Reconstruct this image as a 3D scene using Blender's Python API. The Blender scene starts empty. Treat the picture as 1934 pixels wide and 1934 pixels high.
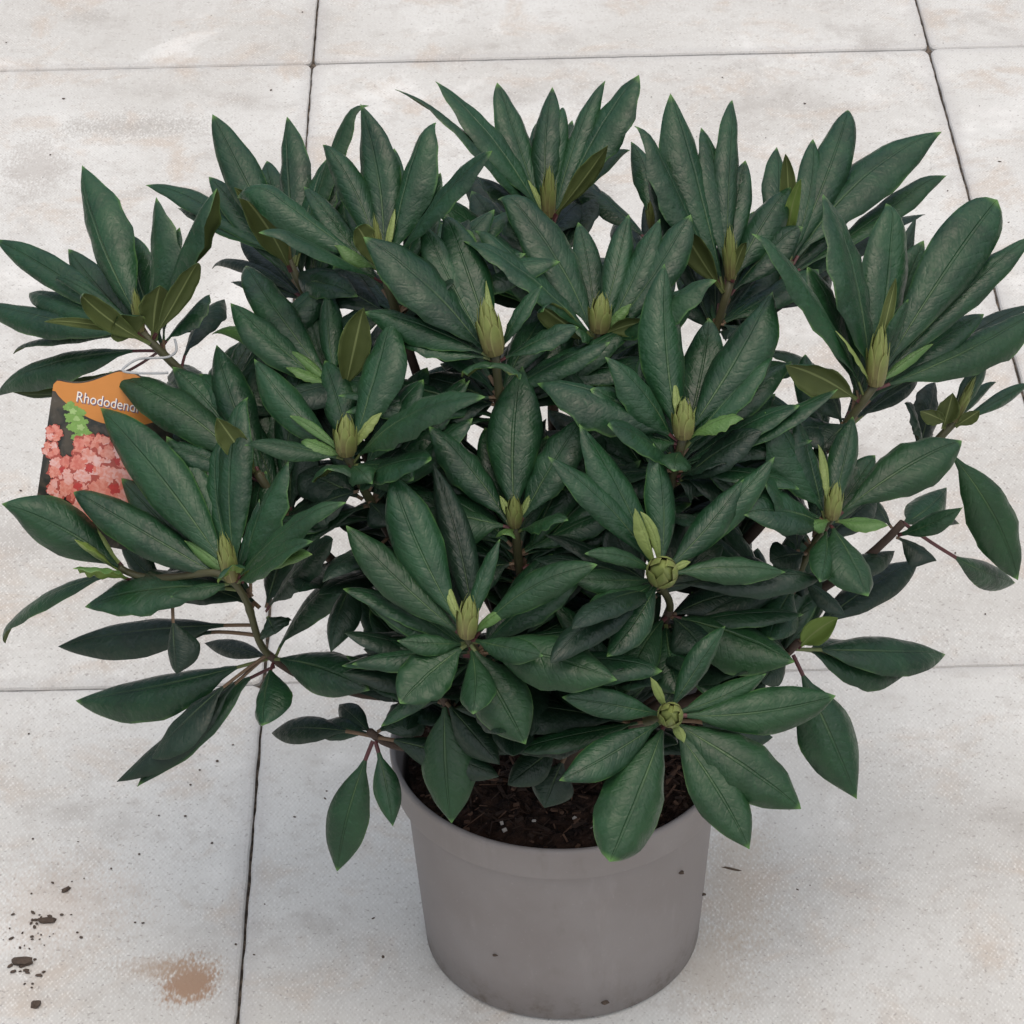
import bpy, bmesh, math, random
from mathutils import Vector, Matrix, noise
random.seed(7)
R_ = math.radians
scene = bpy.context.scene
COL = scene.collection

# ------------------------------------------------------------------ camera
IMG, FPX, MID = 1934.0, 6000.0, 967.0
CAM = Vector((-0.0327, -1.6444, 1.5))
_p, _y, _r = R_(34.804), R_(0.173), R_(-1.274)
FW = Vector((math.sin(_y)*math.cos(_p), math.cos(_y)*math.cos(_p), -math.sin(_p)))
_R0 = Vector((math.cos(_y), -math.sin(_y), 0)); _U0 = _R0.cross(FW)
RT = _R0*math.cos(_r) + _U0*math.sin(_r)
UP = -_R0*math.sin(_r) + _U0*math.cos(_r)
cd = bpy.data.cameras.new('camera'); cam = bpy.data.objects.new('camera', cd); COL.objects.link(cam)
scene.cycles.max_bounces = 4; scene.cycles.diffuse_bounces = 3; scene.cycles.glossy_bounces = 2
cd.sensor_width = 36; cd.lens = 36*FPX/IMG; cd.clip_start = 0.05; cd.clip_end = 200
M = Matrix((RT, UP, -FW)).transposed().to_4x4(); M.translation = CAM
cam.matrix_world = M
scene.camera = cam

# ------------------------------------------------------------------ sky, sun, exposure
SUN_EL, SUN_AZ = 76.0, 165.0          # azimuth measured from +Y (behind the plant) towards +X
wd = bpy.data.worlds.new('World'); scene.world = wd; wd.use_nodes = True
nt = wd.node_tree; nt.nodes.clear()
sky = nt.nodes.new('ShaderNodeTexSky'); sky.sky_type = 'NISHITA'; sky.sun_disc = False
sky.sun_elevation = R_(SUN_EL); sky.sun_rotation = R_(SUN_AZ)
sky.air_density = 1.0; sky.dust_density = 5.5; sky.ozone_density = 0.5
bg = nt.nodes.new('ShaderNodeBackground'); bg.inputs[1].default_value = 0.12
wo = nt.nodes.new('ShaderNodeOutputWorld')
nt.links.new(sky.outputs[0], bg.inputs[0]); nt.links.new(bg.outputs[0], wo.inputs[0])
sl = bpy.data.lights.new('sun', 'SUN'); sl.energy = 1.5; sl.angle = R_(140); sl.color = (1.0, 0.96, 0.87)
so = bpy.data.objects.new('sun', sl); COL.objects.link(so)
sdir = Vector((math.sin(R_(SUN_AZ))*math.cos(R_(SUN_EL)), math.cos(R_(SUN_AZ))*math.cos(R_(SUN_EL)), math.sin(R_(SUN_EL))))
so.rotation_euler = sdir.to_track_quat('Z', 'Y').to_euler(); so.location = sdir*4
vs = scene.view_settings; vs.view_transform = 'Standard'; vs.look = 'None'; vs.gamma = 1; vs.exposure = 0.14
vs.use_curve_mapping = False

# ------------------------------------------------------------------ helpers
def ray(x, y): return (FW*FPX + RT*(x-MID) - UP*(y-MID)).normalized()
def at_y(x, y, Y):
    d = ray(x, y); return CAM + d*((Y-CAM.y)/d.y)
def at_z(x, y, Z):
    d = ray(x, y); return CAM + d*((Z-CAM.z)/d.z)
def tag(o, label=None, cat=None, group=None, kind=None):
    if label: o['label'] = label
    if cat: o['category'] = cat
    if group: o['group'] = group
    if kind: o['kind'] = kind
    return o
def mesh_obj(name, V, F, mats, parent=None, mi=None, smooth=True, uv=None, loc=None):
    me = bpy.data.meshes.new(name); me.from_pydata(V, [], F)
    for m in mats: me.materials.append(m)
    if mi: me.polygons.foreach_set('material_index', mi)
    if smooth: me.polygons.foreach_set('use_smooth', [True]*len(F))
    if uv:
        ul = me.uv_layers.new(name='UVMap'); flat = []
        for lp in me.loops: flat.extend(uv[lp.vertex_index])
        ul.data.foreach_set('uv', flat)
    me.update()
    o = bpy.data.objects.new(name, me); COL.objects.link(o)
    if loc is not None: o.location = loc
    if parent: o.parent = parent
    return o
def empty(name, loc=(0, 0, 0)):
    o = bpy.data.objects.new(name, None); o.empty_display_size = .02; COL.objects.link(o); o.location = loc; return o

class NG:                                    # tiny node-graph helper
    def __init__(s, name):
        s.m = bpy.data.materials.new(name); s.m.use_nodes = True; s.t = s.m.node_tree; s.t.nodes.clear()
        s.out = s.t.nodes.new('ShaderNodeOutputMaterial'); s.b = s.t.nodes.new('ShaderNodeBsdfPrincipled')
        s.t.links.new(s.b.outputs[0], s.out.inputs[0])
    def n(s, ty, **k):
        a = s.t.nodes.new(ty)
        for q, v in k.items(): setattr(a, q, v)
        return a
    def l(s, a, b): s.t.links.new(a, b)
    def put(s, sock, v):
        if hasattr(v, 'is_output'): s.l(v, sock)
        else: sock.default_value = v
    def math(s, op, a, b=0.0, c=None, clamp=False):
        q = s.n('ShaderNodeMath', operation=op, use_clamp=clamp); s.put(q.inputs[0], a); s.put(q.inputs[1], b)
        if c is not None: s.put(q.inputs[2], c)
        return q.outputs[0]
    def ss(s, x, a, b, to0=0.0, to1=1.0):
        q = s.n('ShaderNodeMapRange', interpolation_type='SMOOTHSTEP'); s.put(q.inputs[0], x)
        for i, v in zip((1, 2, 3, 4), (a, b, to0, to1)): s.put(q.inputs[i], v)
        return q.outputs[0]
    def mix(s, f, a, b):
        q = s.n('ShaderNodeMix', data_type='RGBA'); s.put(q.inputs[0], f)
        s.put(q.inputs[6], a if hasattr(a, 'is_output') else (*a, 1)); s.put(q.inputs[7], b if hasattr(b, 'is_output') else (*b, 1))
        return q.outputs[2]
    def noise(s, vec, scale, detail=3, rough=.55, dist=0.0):
        q = s.n('ShaderNodeTexNoise'); q.inputs['Scale'].default_value = scale; q.inputs['Detail'].default_value = detail
        q.inputs['Roughness'].default_value = rough; q.inputs['Distortion'].default_value = dist
        if vec is not None: s.l(vec, q.inputs[0])
        return q.outputs[0]
    def pos(s): return s.n('ShaderNodeNewGeometry').outputs['Position']
    def map(s, vec, loc=(0,0,0), sc=(1,1,1), rot=(0,0,0)):
        q = s.n('ShaderNodeMapping'); s.l(vec, q.inputs[0]); q.inputs[1].default_value = loc; q.inputs[2].default_value = rot; q.inputs[3].default_value = sc
        return q.outputs[0]
    def bump(s, h, strength, dist=.001, nrm=None):
        q = s.n('ShaderNodeBump'); q.inputs['Strength'].default_value = strength; q.inputs['Distance'].default_value = dist
        s.l(h, q.inputs['Height'])
        if nrm is not None: s.l(nrm, q.inputs['Normal'])
        return q.outputs[0]
    def fin(s, col, rough=.6, nrm=None, spec=.5):
        s.put(s.b.inputs['Base Color'], col if hasattr(col, 'is_output') else (*col, 1)); s.put(s.b.inputs['Roughness'], rough)
        s.b.inputs['Specular IOR Level'].default_value = spec
        if nrm is not None: s.l(nrm, s.b.inputs['Normal'])
        return s.m

# ------------------------------------------------------------------ materials
def m_slab():
    g = NG('pale slab'); P = g.pos()
    sp = g.n('ShaderNodeSeparateXYZ'); g.l(P, sp.inputs[0]); X, Y = sp.outputs[0], sp.outputs[1]
    big = g.noise(P, 3.2, 2, .6); mid = g.noise(g.map(P, (3, 1, 0)), 13, 4, .66, .5); grit = g.noise(g.map(P, (7, 7, 0)), 300, 1, .65)
    patch = g.noise(g.map(P, (1.3, 9, 0)), 6.5, 4, .72, .3)
    fib = g.noise(g.map(P, (0, 0, 0), (1, .45, 1)), 520, 1, .5)
    c = g.mix(g.ss(big, .35, .66), (.525, .522, .495), (.605, .61, .587))
    c = g.mix(g.ss(mid, .50, .70, 0, .62), c, (.49, .42, .35))
    mot = g.noise(g.map(P, (11, 3, 0)), 48, 3, .65)
    c = g.mix(g.ss(mot, .50, .70, 0, .38), c, (.43, .41, .38))
    c = g.mix(g.ss(patch, .52, .70, 0, .68), c, (.40, .385, .36))
    c = g.mix(g.ss(patch, .47, .30, 0, .6), c, (.735, .74, .715))
    # woven imprint: small raised dots in rows, clearer where the cloth pressed harder
    ax = g.math('SINE', g.math('MULTIPLY', X, 1900)); ay = g.math('SINE', g.math('ADD', g.math('MULTIPLY', Y, 1250), g.math('MULTIPLY', mid, 14)))
    wv = g.math('ADD', g.math('MULTIPLY', g.math('MULTIPLY', ax, ay), .5), g.math('MULTIPLY', g.math('SUBTRACT', fib, .5), 2.6))
    wamt = g.ss(mid, .30, .62, .35, 1)
    c = g.mix(g.math('MULTIPLY', g.ss(wv, .15, .9), g.math('MULTIPLY', wamt, .50)), c, (.79, .795, .77))
    c = g.mix(g.math('MULTIPLY', g.ss(wv, -.15, -.9), g.math('MULTIPLY', wamt, .40)), c, (.40, .375, .35))
    c = g.mix(g.ss(grit, .63, .74, 0, .55), c, (.27, .25, .235))
    # dirt creeping in from the joints
    fx = g.math('ABSOLUTE', g.math('SUBTRACT', g.math('FRACT', g.math('DIVIDE', g.math('ADD', X, 10*SW-XA), SW)), .5))
    fy = g.math('ABSOLUTE', g.math('SUBTRACT', g.math('FRACT', g.math('DIVIDE', g.math('ADD', Y, 10*SL-YD), SL)), .5))
    dj = g.math('MINIMUM', g.math('MULTIPLY', g.math('SUBTRACT', .5, fx), SW), g.math('MULTIPLY', g.math('SUBTRACT', .5, fy), SL))
    c = g.mix(g.ss(g.math('ADD', dj, g.math('MULTIPLY', mid, .012)), .024, .004, 0, .45), c, (.42, .415, .41))
    def blob(px, py, rx, ry, rot, lo, hi, amt, col, cc, nz, dist):
        q = at_z(px, py, 0); s = g.n('ShaderNodeVectorMath', operation='SUBTRACT'); g.l(P, s.inputs[0]); s.inputs[1].default_value = q
        w = g.map(s.outputs[0], (0, 0, 0), (1/rx, 1/ry, 0), (0, 0, rot)); ln = g.n('ShaderNodeVectorMath', operation='LENGTH'); g.l(w, ln.inputs[0])
        d = g.math('ADD', ln.outputs[1], g.math('MULTIPLY', g.math('SUBTRACT', nz, .5), dist*2))
        return g.mix(g.math('MULTIPLY', g.ss(d, hi, lo), amt), cc, col)
    rag = g.math('ADD', g.math('MULTIPLY', mid, .55), g.math('MULTIPLY', fib, .45))
    c = blob(358, 1852, .023, .026, .6, .45, 1.1, .92, (.33, .21, .135), c, rag, 1.3)
    c = blob(318, 1828, .040, .015, -.62, .0, 1.2, .75, (.37, .275, .20), c, rag, 1.4)
    c = blob(1392, 1680, .030, .070, -.3, .1, 1.3, .50, (.44, .37, .29), c, rag, 1.8)
    c = blob(1345, 1830, .03, .05, -.5, .1, 1.3, .40, (.44, .37, .29), c, rag, 1.8)
    c = blob(250, 240, .075, .028, .3, .1, 1.3, .55, (.33, .31, .285), c, rag, 2.2)
    c = blob(70, 310, .03, .06, .3, .1, 1.3, .45, (.36, .33, .30), c, rag, 2.2)
    c = blob(110, 1710, .05, .06, .3, .1, 1.3, .30, (.50, .39, .30), c, rag, 2.2)
    h = g.math('ADD', g.math('MULTIPLY', fib, 1.3), grit)
    return g.fin(c, .82, g.bump(h, .35, .0006), .25)
def m_joint():
    g = NG('joint grit'); P = g.pos(); n = g.noise(P, 160, 3, .6)
    return g.fin(g.mix(g.ss(n, .4, .65), (.05, .043, .036), (.16, .13, .105)), .95, g.bump(n, .6, .002), .2)
def m_pot():
    g = NG('taupe pot plastic'); P = g.pos(); n = g.noise(P, 14, 4, .6); f = g.noise(P, 420, 2, .6); s = g.noise(g.map(P, (0, 0, 0), (1, 1, .25)), 60, 4, .65)
    c = g.mix(g.ss(n, .3, .7), (.218, .196, .188), (.25, .23, .223))
    c = g.mix(g.ss(s, .55, .8, 0, .5), c, (.30, .275, .265)); c = g.mix(g.ss(g.noise(g.map(P, (2, 5, 0), (1, 1, .4)), 30, 4, .7), .58, .75, 0, .4), c, (.17, .145, .13))
    sp = g.n('ShaderNodeSeparateXYZ'); g.l(P, sp.inputs[0])
    lowdirt = g.math('MULTIPLY', g.ss(g.noise(P, 50, 4, .7), .45, .7), g.ss(sp.outputs[2], .035, .0))
    c = g.mix(g.math('MULTIPLY', lowdirt, .75), c, (.10, .075, .055))
    c = g.mix(g.ss(f, .64, .75, 0, .3), c, (.33, .31, .30))
    return g.fin(c, g.ss(n, .3, .7, .50, .62), g.bump(f, .12, .0005), .4)
def m_soil():
    g = NG('potting soil'); P = g.pos(); n = g.noise(P, 90, 5, .7); f = g.noise(g.map(P, (3, 3, 3)), 300, 3, .7)
    c = g.mix(g.ss(n, .35, .65), (.012, .008, .007), (.05, .028, .02)); c = g.mix(g.ss(f, .6, .75, 0, .6), c, (.12, .075, .05))
    return g.fin(c, .95, g.bump(f, .8, .002), .2)
def m_plain(name, col, rough=.6, var=.25, scale=120, spec=.4):
    g = NG(name); P = g.pos(); n = g.noise(P, scale, 3, .6)
    return g.fin(g.mix(n, tuple(c*(1-var) for c in col), tuple(min(1, c*(1+var)) for c in col)), rough, g.bump(n, .2, .0006), spec)

def m_leaf_top(name, dark, light, tipc, rough=.40, tip=1.0):
    g = NG(name); u = g.n('ShaderNodeUVMap'); sp = g.n('ShaderNodeSeparateXYZ'); g.l(u.outputs[0], sp.inputs[0])
    U, V = sp.outputs[0], sp.outputs[1]
    av = g.math('ABSOLUTE', g.math('SUBTRACT', g.math('MULTIPLY', V, 2), 1))
    oi = g.n('ShaderNodeObjectInfo'); rnd = oi.outputs['Random']
    P = g.pos(); n = g.noise(P, 45, 1, .6); f = g.noise(P, 420, 1, .6); m = g.noise(P, 190, 2, .6)
    c = g.mix(g.math('ADD', g.math('MULTIPLY', g.ss(n, .3, .7), .5), g.math('MULTIPLY', rnd, .5)), dark, light)
    # side veins: shallow furrows bowing towards the tip
    ph = g.math('SUBTRACT', g.math('MULTIPLY', U, 13), g.math('MULTIPLY', g.math('POWER', av, 1.4), 2.4))
    ph = g.math('ADD', ph, g.math('MULTIPLY', m, .7))
    vein = g.ss(g.math('ABSOLUTE', g.math('SINE', g.math('MULTIPLY', ph, math.pi))), .0, .55, 1, 0)
    vein = g.math('MULTIPLY', vein, g.ss(av, .95, .6))
    mid = g.ss(av, .025, .07, 1, 0)
    c = g.mix(g.math('MULTIPLY', vein, .07), c, tuple(x*1.6 for x in light))
    c = g.mix(g.math('MULTIPLY', mid, g.ss(U, .62, .05, .04, .60)), c, (.11, .18, .07))
    c = g.mix(g.ss(f, .60, .8, 0, .25), c, tuple(x*1.8 for x in light))
    edge = g.math('MULTIPLY', g.math('MULTIPLY', g.ss(av, .93, .995), g.ss(n, .42, .62)), .32*tip); tp = g.math('MULTIPLY', g.ss(U, .94, 1.0), .7*tip)
    c = g.mix(g.math('MAXIMUM', edge, tp), c, tipc)
    h = g.math('SUBTRACT', g.math('MULTIPLY', m, .9), g.math('ADD', g.math('MULTIPLY', vein, .10), g.math('MULTIPLY', mid, .8)))
    return g.fin(c, g.ss(m, .3, .7, rough-.04, rough+.12), g.bump(h, .75, .0014), .42)
def m_leaf_under(name, a, b):
    g = NG(name); u = g.n('ShaderNodeUVMap'); sp = g.n('ShaderNodeSeparateXYZ'); g.l(u.outputs[0], sp.inputs[0])
    av = g.math('ABSOLUTE', g.math('SUBTRACT', g.math('MULTIPLY', sp.outputs[1], 2), 1)); P = g.pos(); n = g.noise(P, 70, 3, .6)
    c = g.mix(n, a, b); c = g.mix(g.ss(av, .03, .09, .7, 0), c, (.26, .30, .12)); c = g.mix(g.ss(av, .93, 1, 0, .5), c, (.2, .32, .08))
    return g.fin(c, .6, g.bump(n, .3, .001), .3)

LT = {'d': m_leaf_top('leaf dark', (.005, .026, .0105), (.0155, .061, .023), (.13, .27, .06), .38, 1.0),
      'g': m_leaf_top('leaf green', (.008, .034, .0115), (.015, .057, .019), (.13, .28, .07), .43),
      'k': m_leaf_top('leaf old shaded', (.0045, .017, .009), (.009, .031, .015), (.03, .06, .03), .42, .3),  # older leaves, colour darkened further to paint in the shrub's inner shade
      'l': m_leaf_top('leaf young', (.05, .12, .03), (.085, .17, .045), (.26, .38, .10), .45),
      'y': m_leaf_top('leaf yellow green', (.15, .21, .06), (.22, .28, .085), (.30, .34, .12), .5, .6)}
LU = {'o': m_leaf_under('leaf underside', (.062, .086, .024), (.095, .12, .036)),
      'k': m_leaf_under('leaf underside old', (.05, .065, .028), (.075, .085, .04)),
      'l': m_leaf_under('leaf underside young', (.12, .20, .04), (.19, .27, .065))}
PET = {'r': m_plain('petiole red', (.085, .028, .030), .5, .35), 'g': m_plain('petiole green', (.12, .15, .05), .5, .3), 'b': m_plain('petiole brown', (.13, .085, .05), .6, .3)}
BARK = m_plain('bark', (.06, .040, .030), .8, .45, 200); GREENSTEM = m_plain('green stem', (.065, .065, .030), .5, .35, 90)
def m_bud():
    g = NG('bud scales'); u = g.n('ShaderNodeUVMap'); sp = g.n('ShaderNodeSeparateXYZ'); g.l(u.outputs[0], sp.inputs[0])
    P = g.pos(); n = g.noise(P, 130, 3, .6); av = g.math('ABSOLUTE', g.math('SUBTRACT', g.math('MULTIPLY', sp.outputs[1], 2), 1))
    c = g.mix(n, (.13, .17, .042), (.225, .265, .08))
    c = g.mix(g.math('MULTIPLY', g.ss(g.math('ADD', sp.outputs[0], g.math('MULTIPLY', n, .5)), .95, .3), .62), c, (.13, .075, .045))
    c = g.mix(g.ss(av, .65, 1.0, 0, .6), c, (.31, .32, .12))
    return g.fin(c, .5, g.bump(n, .35, .001), .4)
BUD = m_bud()

# ------------------------------------------------------------------ floor of slabs
SW, SL, GX, GY, XA, YD = .6428, 1.0498, .0012, .0014, -.2207, .292
JOINT, SLAB = m_joint(), m_slab()
floor = mesh_obj('floor', [(-9, -9, -.006), (9, -9, -.006), (9, 9, -.006), (-9, 9, -.006)], [(0, 1, 2, 3)], [JOINT], smooth=False)
tag(floor, 'floor of large pale rectangular slabs with thin dark joints', 'floor', kind='structure')
def slab_mesh():
    bm = bmesh.new(); hx, hy = (SW-GX)/2, (SL-GY)/2; per = []
    nx, ny = 90, 140
    per += [(-hx+2*hx*i/nx, -hy) for i in range(nx)] + [(hx, -hy+2*hy*i/ny) for i in range(ny)] + [(hx-2*hx*i/nx, hy) for i in range(nx)] + [(-hx, hy-2*hy*i/ny) for i in range(ny)]
    rings = []
    for ins, z in ((0, -.04), (0, -.0024), (.0012, -.0007), (.0034, 0)):
        r = []
        for x, y in per:
            w = .0007*noise.noise(Vector((x*70, y*70, 3))) + .0006*noise.noise(Vector((x*240, y*240, 8))) + .0022*max(0, noise.noise(Vector((x*31, y*31, 5)))-.42)
            k = ins+w+.0006; cx = 4*max(0, .006-(hx-abs(x))-(hy-abs(y)))/4 if (hx-abs(x))+(hy-abs(y)) < .006 else 0
            r.append(bm.verts.new((x-math.copysign(min(k+cx*.4, abs(x)), x) if abs(abs(x)-hx) < .02 else x, y-math.copysign(min(k+cx*.4, abs(y)), y) if abs(abs(y)-hy) < .02 else y, z)))
        rings.append(r)
    n = len(per)
    for q in range(3):
        for i in range(n): bm.faces.new((rings[q][i], rings[q][(i+1) % n], rings[q+1][(i+1) % n], rings[q+1][i]))
    bm.faces.new(rings[3])
    me = bpy.data.meshes.new('slab'); bm.to_mesh(me); bm.free(); me.materials.append(SLAB); return me
sm = slab_mesh()
for i in range(-5, 6):
    for j in range(-4, 5):
        o = bpy.data.objects.new('slab', sm); COL.objects.link(o); o.parent = floor
        o.location = (XA+SW*(i+.5)+random.uniform(-.0006, .0006), YD+SL*(j+.5)+random.uniform(-.0005, .0005), random.uniform(-.0008, .0006))
        o.rotation_euler = (random.uniform(-.0006, .0006), random.uniform(-.0006, .0006), random.uniform(-.0008, .0008))

# ------------------------------------------------------------------ pot and soil
POT = m_pot()
HP, RR, RB = .167, .1125, .0945
def lathe(prof, n=96):
    V, F = [], []
    for r, z in prof:
        for k in range(n):
            a = 2*math.pi*k/n; V.append((r*math.cos(a), r*math.sin(a), z))
    for i in range(len(prof)-1):
        for k in range(n): F.append((i*n+k, i*n+(k+1) % n, (i+1)*n+(k+1) % n, (i+1)*n+k))
    return V, F
pot = empty('plant_pot'); tag(pot, 'round taupe grey plastic pot holding the shrub', 'pot')
rt = lambda z: RB + (RR-.0062-RB)*z/HP
prof = [(.0, .004), (RB-.006, .004), (RB-.003, .0), (RB, .003), (rt(.04), .04), (rt(.09), .09), (rt(.136), .136), (rt(.1395), .1395),
        (rt(.141)+.0035, .1408), (RR-.0010, .1422), (RR-.0003, .145), (RR+.0002, .161), (RR+.0008, .1635), (RR+.0010, .1655), (RR, .1670), (RR-.0016, .1674), (RR-.0030, .1664), (RR-.0036, .161), (rt(.12)-.003, .12), (rt(.05)-.003, .05), (0, .01)]
V, F = lathe(prof)
V = [(x*(1+.004*math.sin(2*math.atan2(y, x)+.6)), y*(1-.003*math.sin(2*math.atan2(y, x))), z) for x, y, z in V]
body = mesh_obj('body', V, F, [POT], pot); 
md = body.modifiers.new('bev', 'EDGE_SPLIT'); md.split_angle = R_(50)
# foot notch and dirt specks
DIRT = m_plain('dark dirt', (.075, .055, .042), .9, .5, 300)
def lump(name, loc, size, mat, parent=None, seed=0, stretch=(1, 1, .6), rot=0):
    bm = bmesh.new(); bmesh.ops.create_icosphere(bm, subdivisions=2, radius=1)
    for v in bm.verts:
        k = 1 + .55*(noise.noise(v.co*1.7+Vector((seed*3.1, seed, 0)))); v.co = Vector((v.co.x*stretch[0], v.co.y*stretch[1], v.co.z*stretch[2]))*k*size
    bmesh.ops.rotate(bm, verts=bm.verts, matrix=Matrix.Rotation(rot, 3, 'Z'))
    me = bpy.data.meshes.new(name); bm.to_mesh(me); bm.free(); me.materials.append(mat)
    o = bpy.data.objects.new(name, me); COL.objects.link(o); o.location = loc
    if parent: o.parent = parent
    return o
def on_pot(px, py):                        # where the ray meets the pot wall
    d = ray(px, py); t = 1.9
    for _ in range(4000):
        p = CAM + d*t
        if 0 < p.z < HP and math.hypot(p.x, p.y) <= rt(p.z)+.0008: return p
        t += .0004
    return None
for k, (px, py, s) in enumerate([(1285, 1659, .0016), (1327, 1700, .0013), (803, 1582, .0012), (932, 1816, .0012), (1140, 1905, .0020)]):
    p = on_pot(px, py)
    if p: lump('dirt_speck', p, s, DIRT, pot, k, (1.4, 1, .6))
pot.location = (.001, .006, 0)
SOIL = m_soil(); SZ = .1480
random.seed(11)
bm = bmesh.new()
N = 60; rad = rt(SZ)-.0032
grid = {}
for i in range(N+1):
    for j in range(N+1):
        x = -1+2*i/N; y = -1+2*j/N; 
        # square to disc
        X = x*math.sqrt(1-y*y/2)*rad; Y = y*math.sqrt(1-x*x/2)*rad
        r = math.hypot(X, Y)/rad
        z = SZ + .010*(1-r*r) + .0055*noise.noise(Vector((X*55, Y*55, 1))) + .004*noise.noise(Vector((X*150, Y*150, 5))) + .002*noise.noise(Vector((X*340, Y*340, 9)))
        grid[i, j] = bm.verts.new((X, Y, z))
for i in range(N):
    for j in range(N): bm.faces.new((grid[i, j], grid[i+1, j], grid[i+1, j+1], grid[i, j+1]))
def bm_stick(p, d, ln, w, m):
    d = d.normalized(); s = d.cross(Vector((0, 0, 1))).normalized()*w; u = s.cross(d).normalized()*w*.7
    c = [bm.verts.new(p+d*(ln*e)+s*a+u*b) for e in (-.5, .5) for a, b in ((-1, -1), (1, -1), (1, 1), (-1, 1))]
    for q in ((0, 1, 5, 4), (1, 2, 6, 5), (2, 3, 7, 6), (3, 0, 4, 7), (0, 3, 2, 1), (4, 5, 6, 7)):
        f = bm.faces.new([c[t] for t in q]); f.material_index = m
for k in range(1500):
    a = random.uniform(0, 2*math.pi); r = rad*.97*math.sqrt(random.random()); x, y = r*math.cos(a), r*math.sin(a)
    z = SZ + .010*(1-(r/rad)**2) + .0055*noise.noise(Vector((x*55, y*55, 1))) + .0022
    d = Vector((random.uniform(-1, 1), random.uniform(-1, 1), random.uniform(-.35, .35)))
    bm_stick(Vector((x, y, z)), d, random.choice((.004, .006, .008, .012, .018)) if r < rad*.86 else .004, random.choice((.0003, .0004, .0006, .0011)), random.choice((0, 0, 0, 1, 1, 2)))
for k in range(46):                       # perlite and pale crumbs
    a = random.uniform(0, 2*math.pi); r = rad*.93*math.sqrt(random.random()); x, y = r*math.cos(a), r*math.sin(a)
    bm_stick(Vector((x, y, SZ+.010*(1-(r/rad)**2)+.004)), Vector((1, random.uniform(-1, 1), .2)), random.uniform(.0012, .003), random.uniform(.0006, .0013), 3 if random.random() < .4 else 2)
me = bpy.data.meshes.new('potting_soil'); bm.to_mesh(me); bm.free()
for m in (SOIL, m_plain('peat fibre', (.045, .026, .018), .9, .5), m_plain('bark chip', (.11, .06, .038), .85, .5), m_plain('perlite', (.5, .46, .42), .8, .2)): me.materials.append(m)
soil = bpy.data.objects.new('potting_soil', me); COL.objects.link(soil); soil.location = pot.location
tag(soil, 'dark fibrous potting soil filling the pot', 'soil', kind='stuff')

# ------------------------------------------------------------------ the shrub
shrub = empty('rhododendron_shrub', (0, 0, SZ)); tag(shrub, 'bushy rhododendron with dark leathery leaf rosettes and pale green buds in the pot', 'shrub')
def off(o, parent):                       # parent keeping world position (parents carry only translations)
    w = Vector(o.location); o.parent = parent
    acc = Vector((0, 0, 0)); p = parent
    while p: acc += Vector(p.location); p = p.parent
    o.location = w - acc
NB, NV = 19, 9
US = [1-(1-i/18)**1.3 for i in range(19)]
def leaf_geo(base, tip, nref, width, bow=.05, side=0., curl=.0, uc=.78, twist=0., petf=.09, keel=.20, roll=.46, shape=(.85, .60), ripple=.05):
    d = tip-base; L = d.length; dh = d/L
    n0 = nref - dh*nref.dot(dh)
    if n0.length < 1e-4: n0 = Vector((0, 0, 1))
    n0.normalize(); b0 = dh.cross(n0)
    ctl = base + d*.5 + n0*(bow*2*L) + b0*(side*2*L)
    cs = []
    for i in range(NB):
        u = US[i]; cs.append(base*(1-u)**2 + ctl*2*u*(1-u) + tip*u*u)
    T = [(cs[i+1]-cs[i]) for i in range(NB-1)]
    if curl:
        for i, t in enumerate(T):
            u = US[i+1]
            if u > uc:
                q = Matrix.Rotation(-curl*(u-uc)/(1-uc), 3, b0); T[i] = q @ t
        for i in range(NB-1): cs[i+1] = cs[i]+T[i]
    a, b = shape; tm = a/(a+b); nm = 1/(tm**a*(1-tm)**b)
    seed = random.random()*50
    TV, BV, UV = [], [], []
    for i in range(NB):
        u = US[i]; tg = (T[min(i, NB-2)]+T[max(i-1, 0)]).normalized()
        n = (n0 - tg*n0.dot(tg))
        lat = b0 - tg*b0.dot(tg); lat.normalize(); n = lat.cross(tg).normalized()
        if twist:
            q = Matrix.Rotation(twist*(u-.3), 3, tg); lat = q @ lat; n = q @ n
        t = max(0, (u-petf)/(1-petf)); t2 = min(max(t, 0), 1)
        w = width*.5*nm*(t2**a)*((1-t2)**b) if t > 0 else 0
        w *= 1+.05*noise.noise(Vector((u*5+seed, 0, 0)))
        pw = .0013 if u < .98 else .0003
        w = max(w, pw*(1 if u < .5 else .25))
        for j in range(NV):
            v = -1+2*j/(NV-1); av = abs(v)
            wl = w*(1+.06*noise.noise(Vector((u*6+seed, v*2, 3))))
            isb = min(1, t*6)
            h = wl*(keel*av - roll*av**2.3)*isb + wl*ripple*isb*(av**1.5)*math.sin(u*31+seed+(2 if v > 0 else 0)) + .05*wl*noise.noise(Vector((u*7+seed, v*2.5, 8)))*isb
            p = cs[i] + lat*(wl*v) + n*h
            if t <= 0.02: p = cs[i] + lat*(w*v) + n*(.0008*(1-av*av))
            th = (.0004 if t > .03 else .0011) + (.0009*(1-u)*max(0, 1-av*3.5) if t > .03 else 0)
            if av > .99: th = .00012
            TV.append(p-base); BV.append(p-n*th-base); UV.append((t, (v+1)/2))
    V = [tuple(x) for x in TV+BV]; K = len(TV); F, MI = [], []
    for i in range(NB-1):
        pm = (US[i]+US[i+1])/2 < petf
        for j in range(NV-1):
            q = i*NV+j
            F.append((q, q+1, q+NV+1, q+NV)); MI.append(2 if pm else 0)
            F.append((K+q, K+q+NV, K+q+NV+1, K+q+1)); MI.append(2 if pm else 1)
        for j, fl in ((0, 1), (NV-1, 0)):
            q = i*NV+j; f = (q, q+NV, K+q+NV, K+q); F.append(f if fl else f[::-1]); MI.append(2 if pm else 0)
    return V, F, MI, UV+UV
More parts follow.
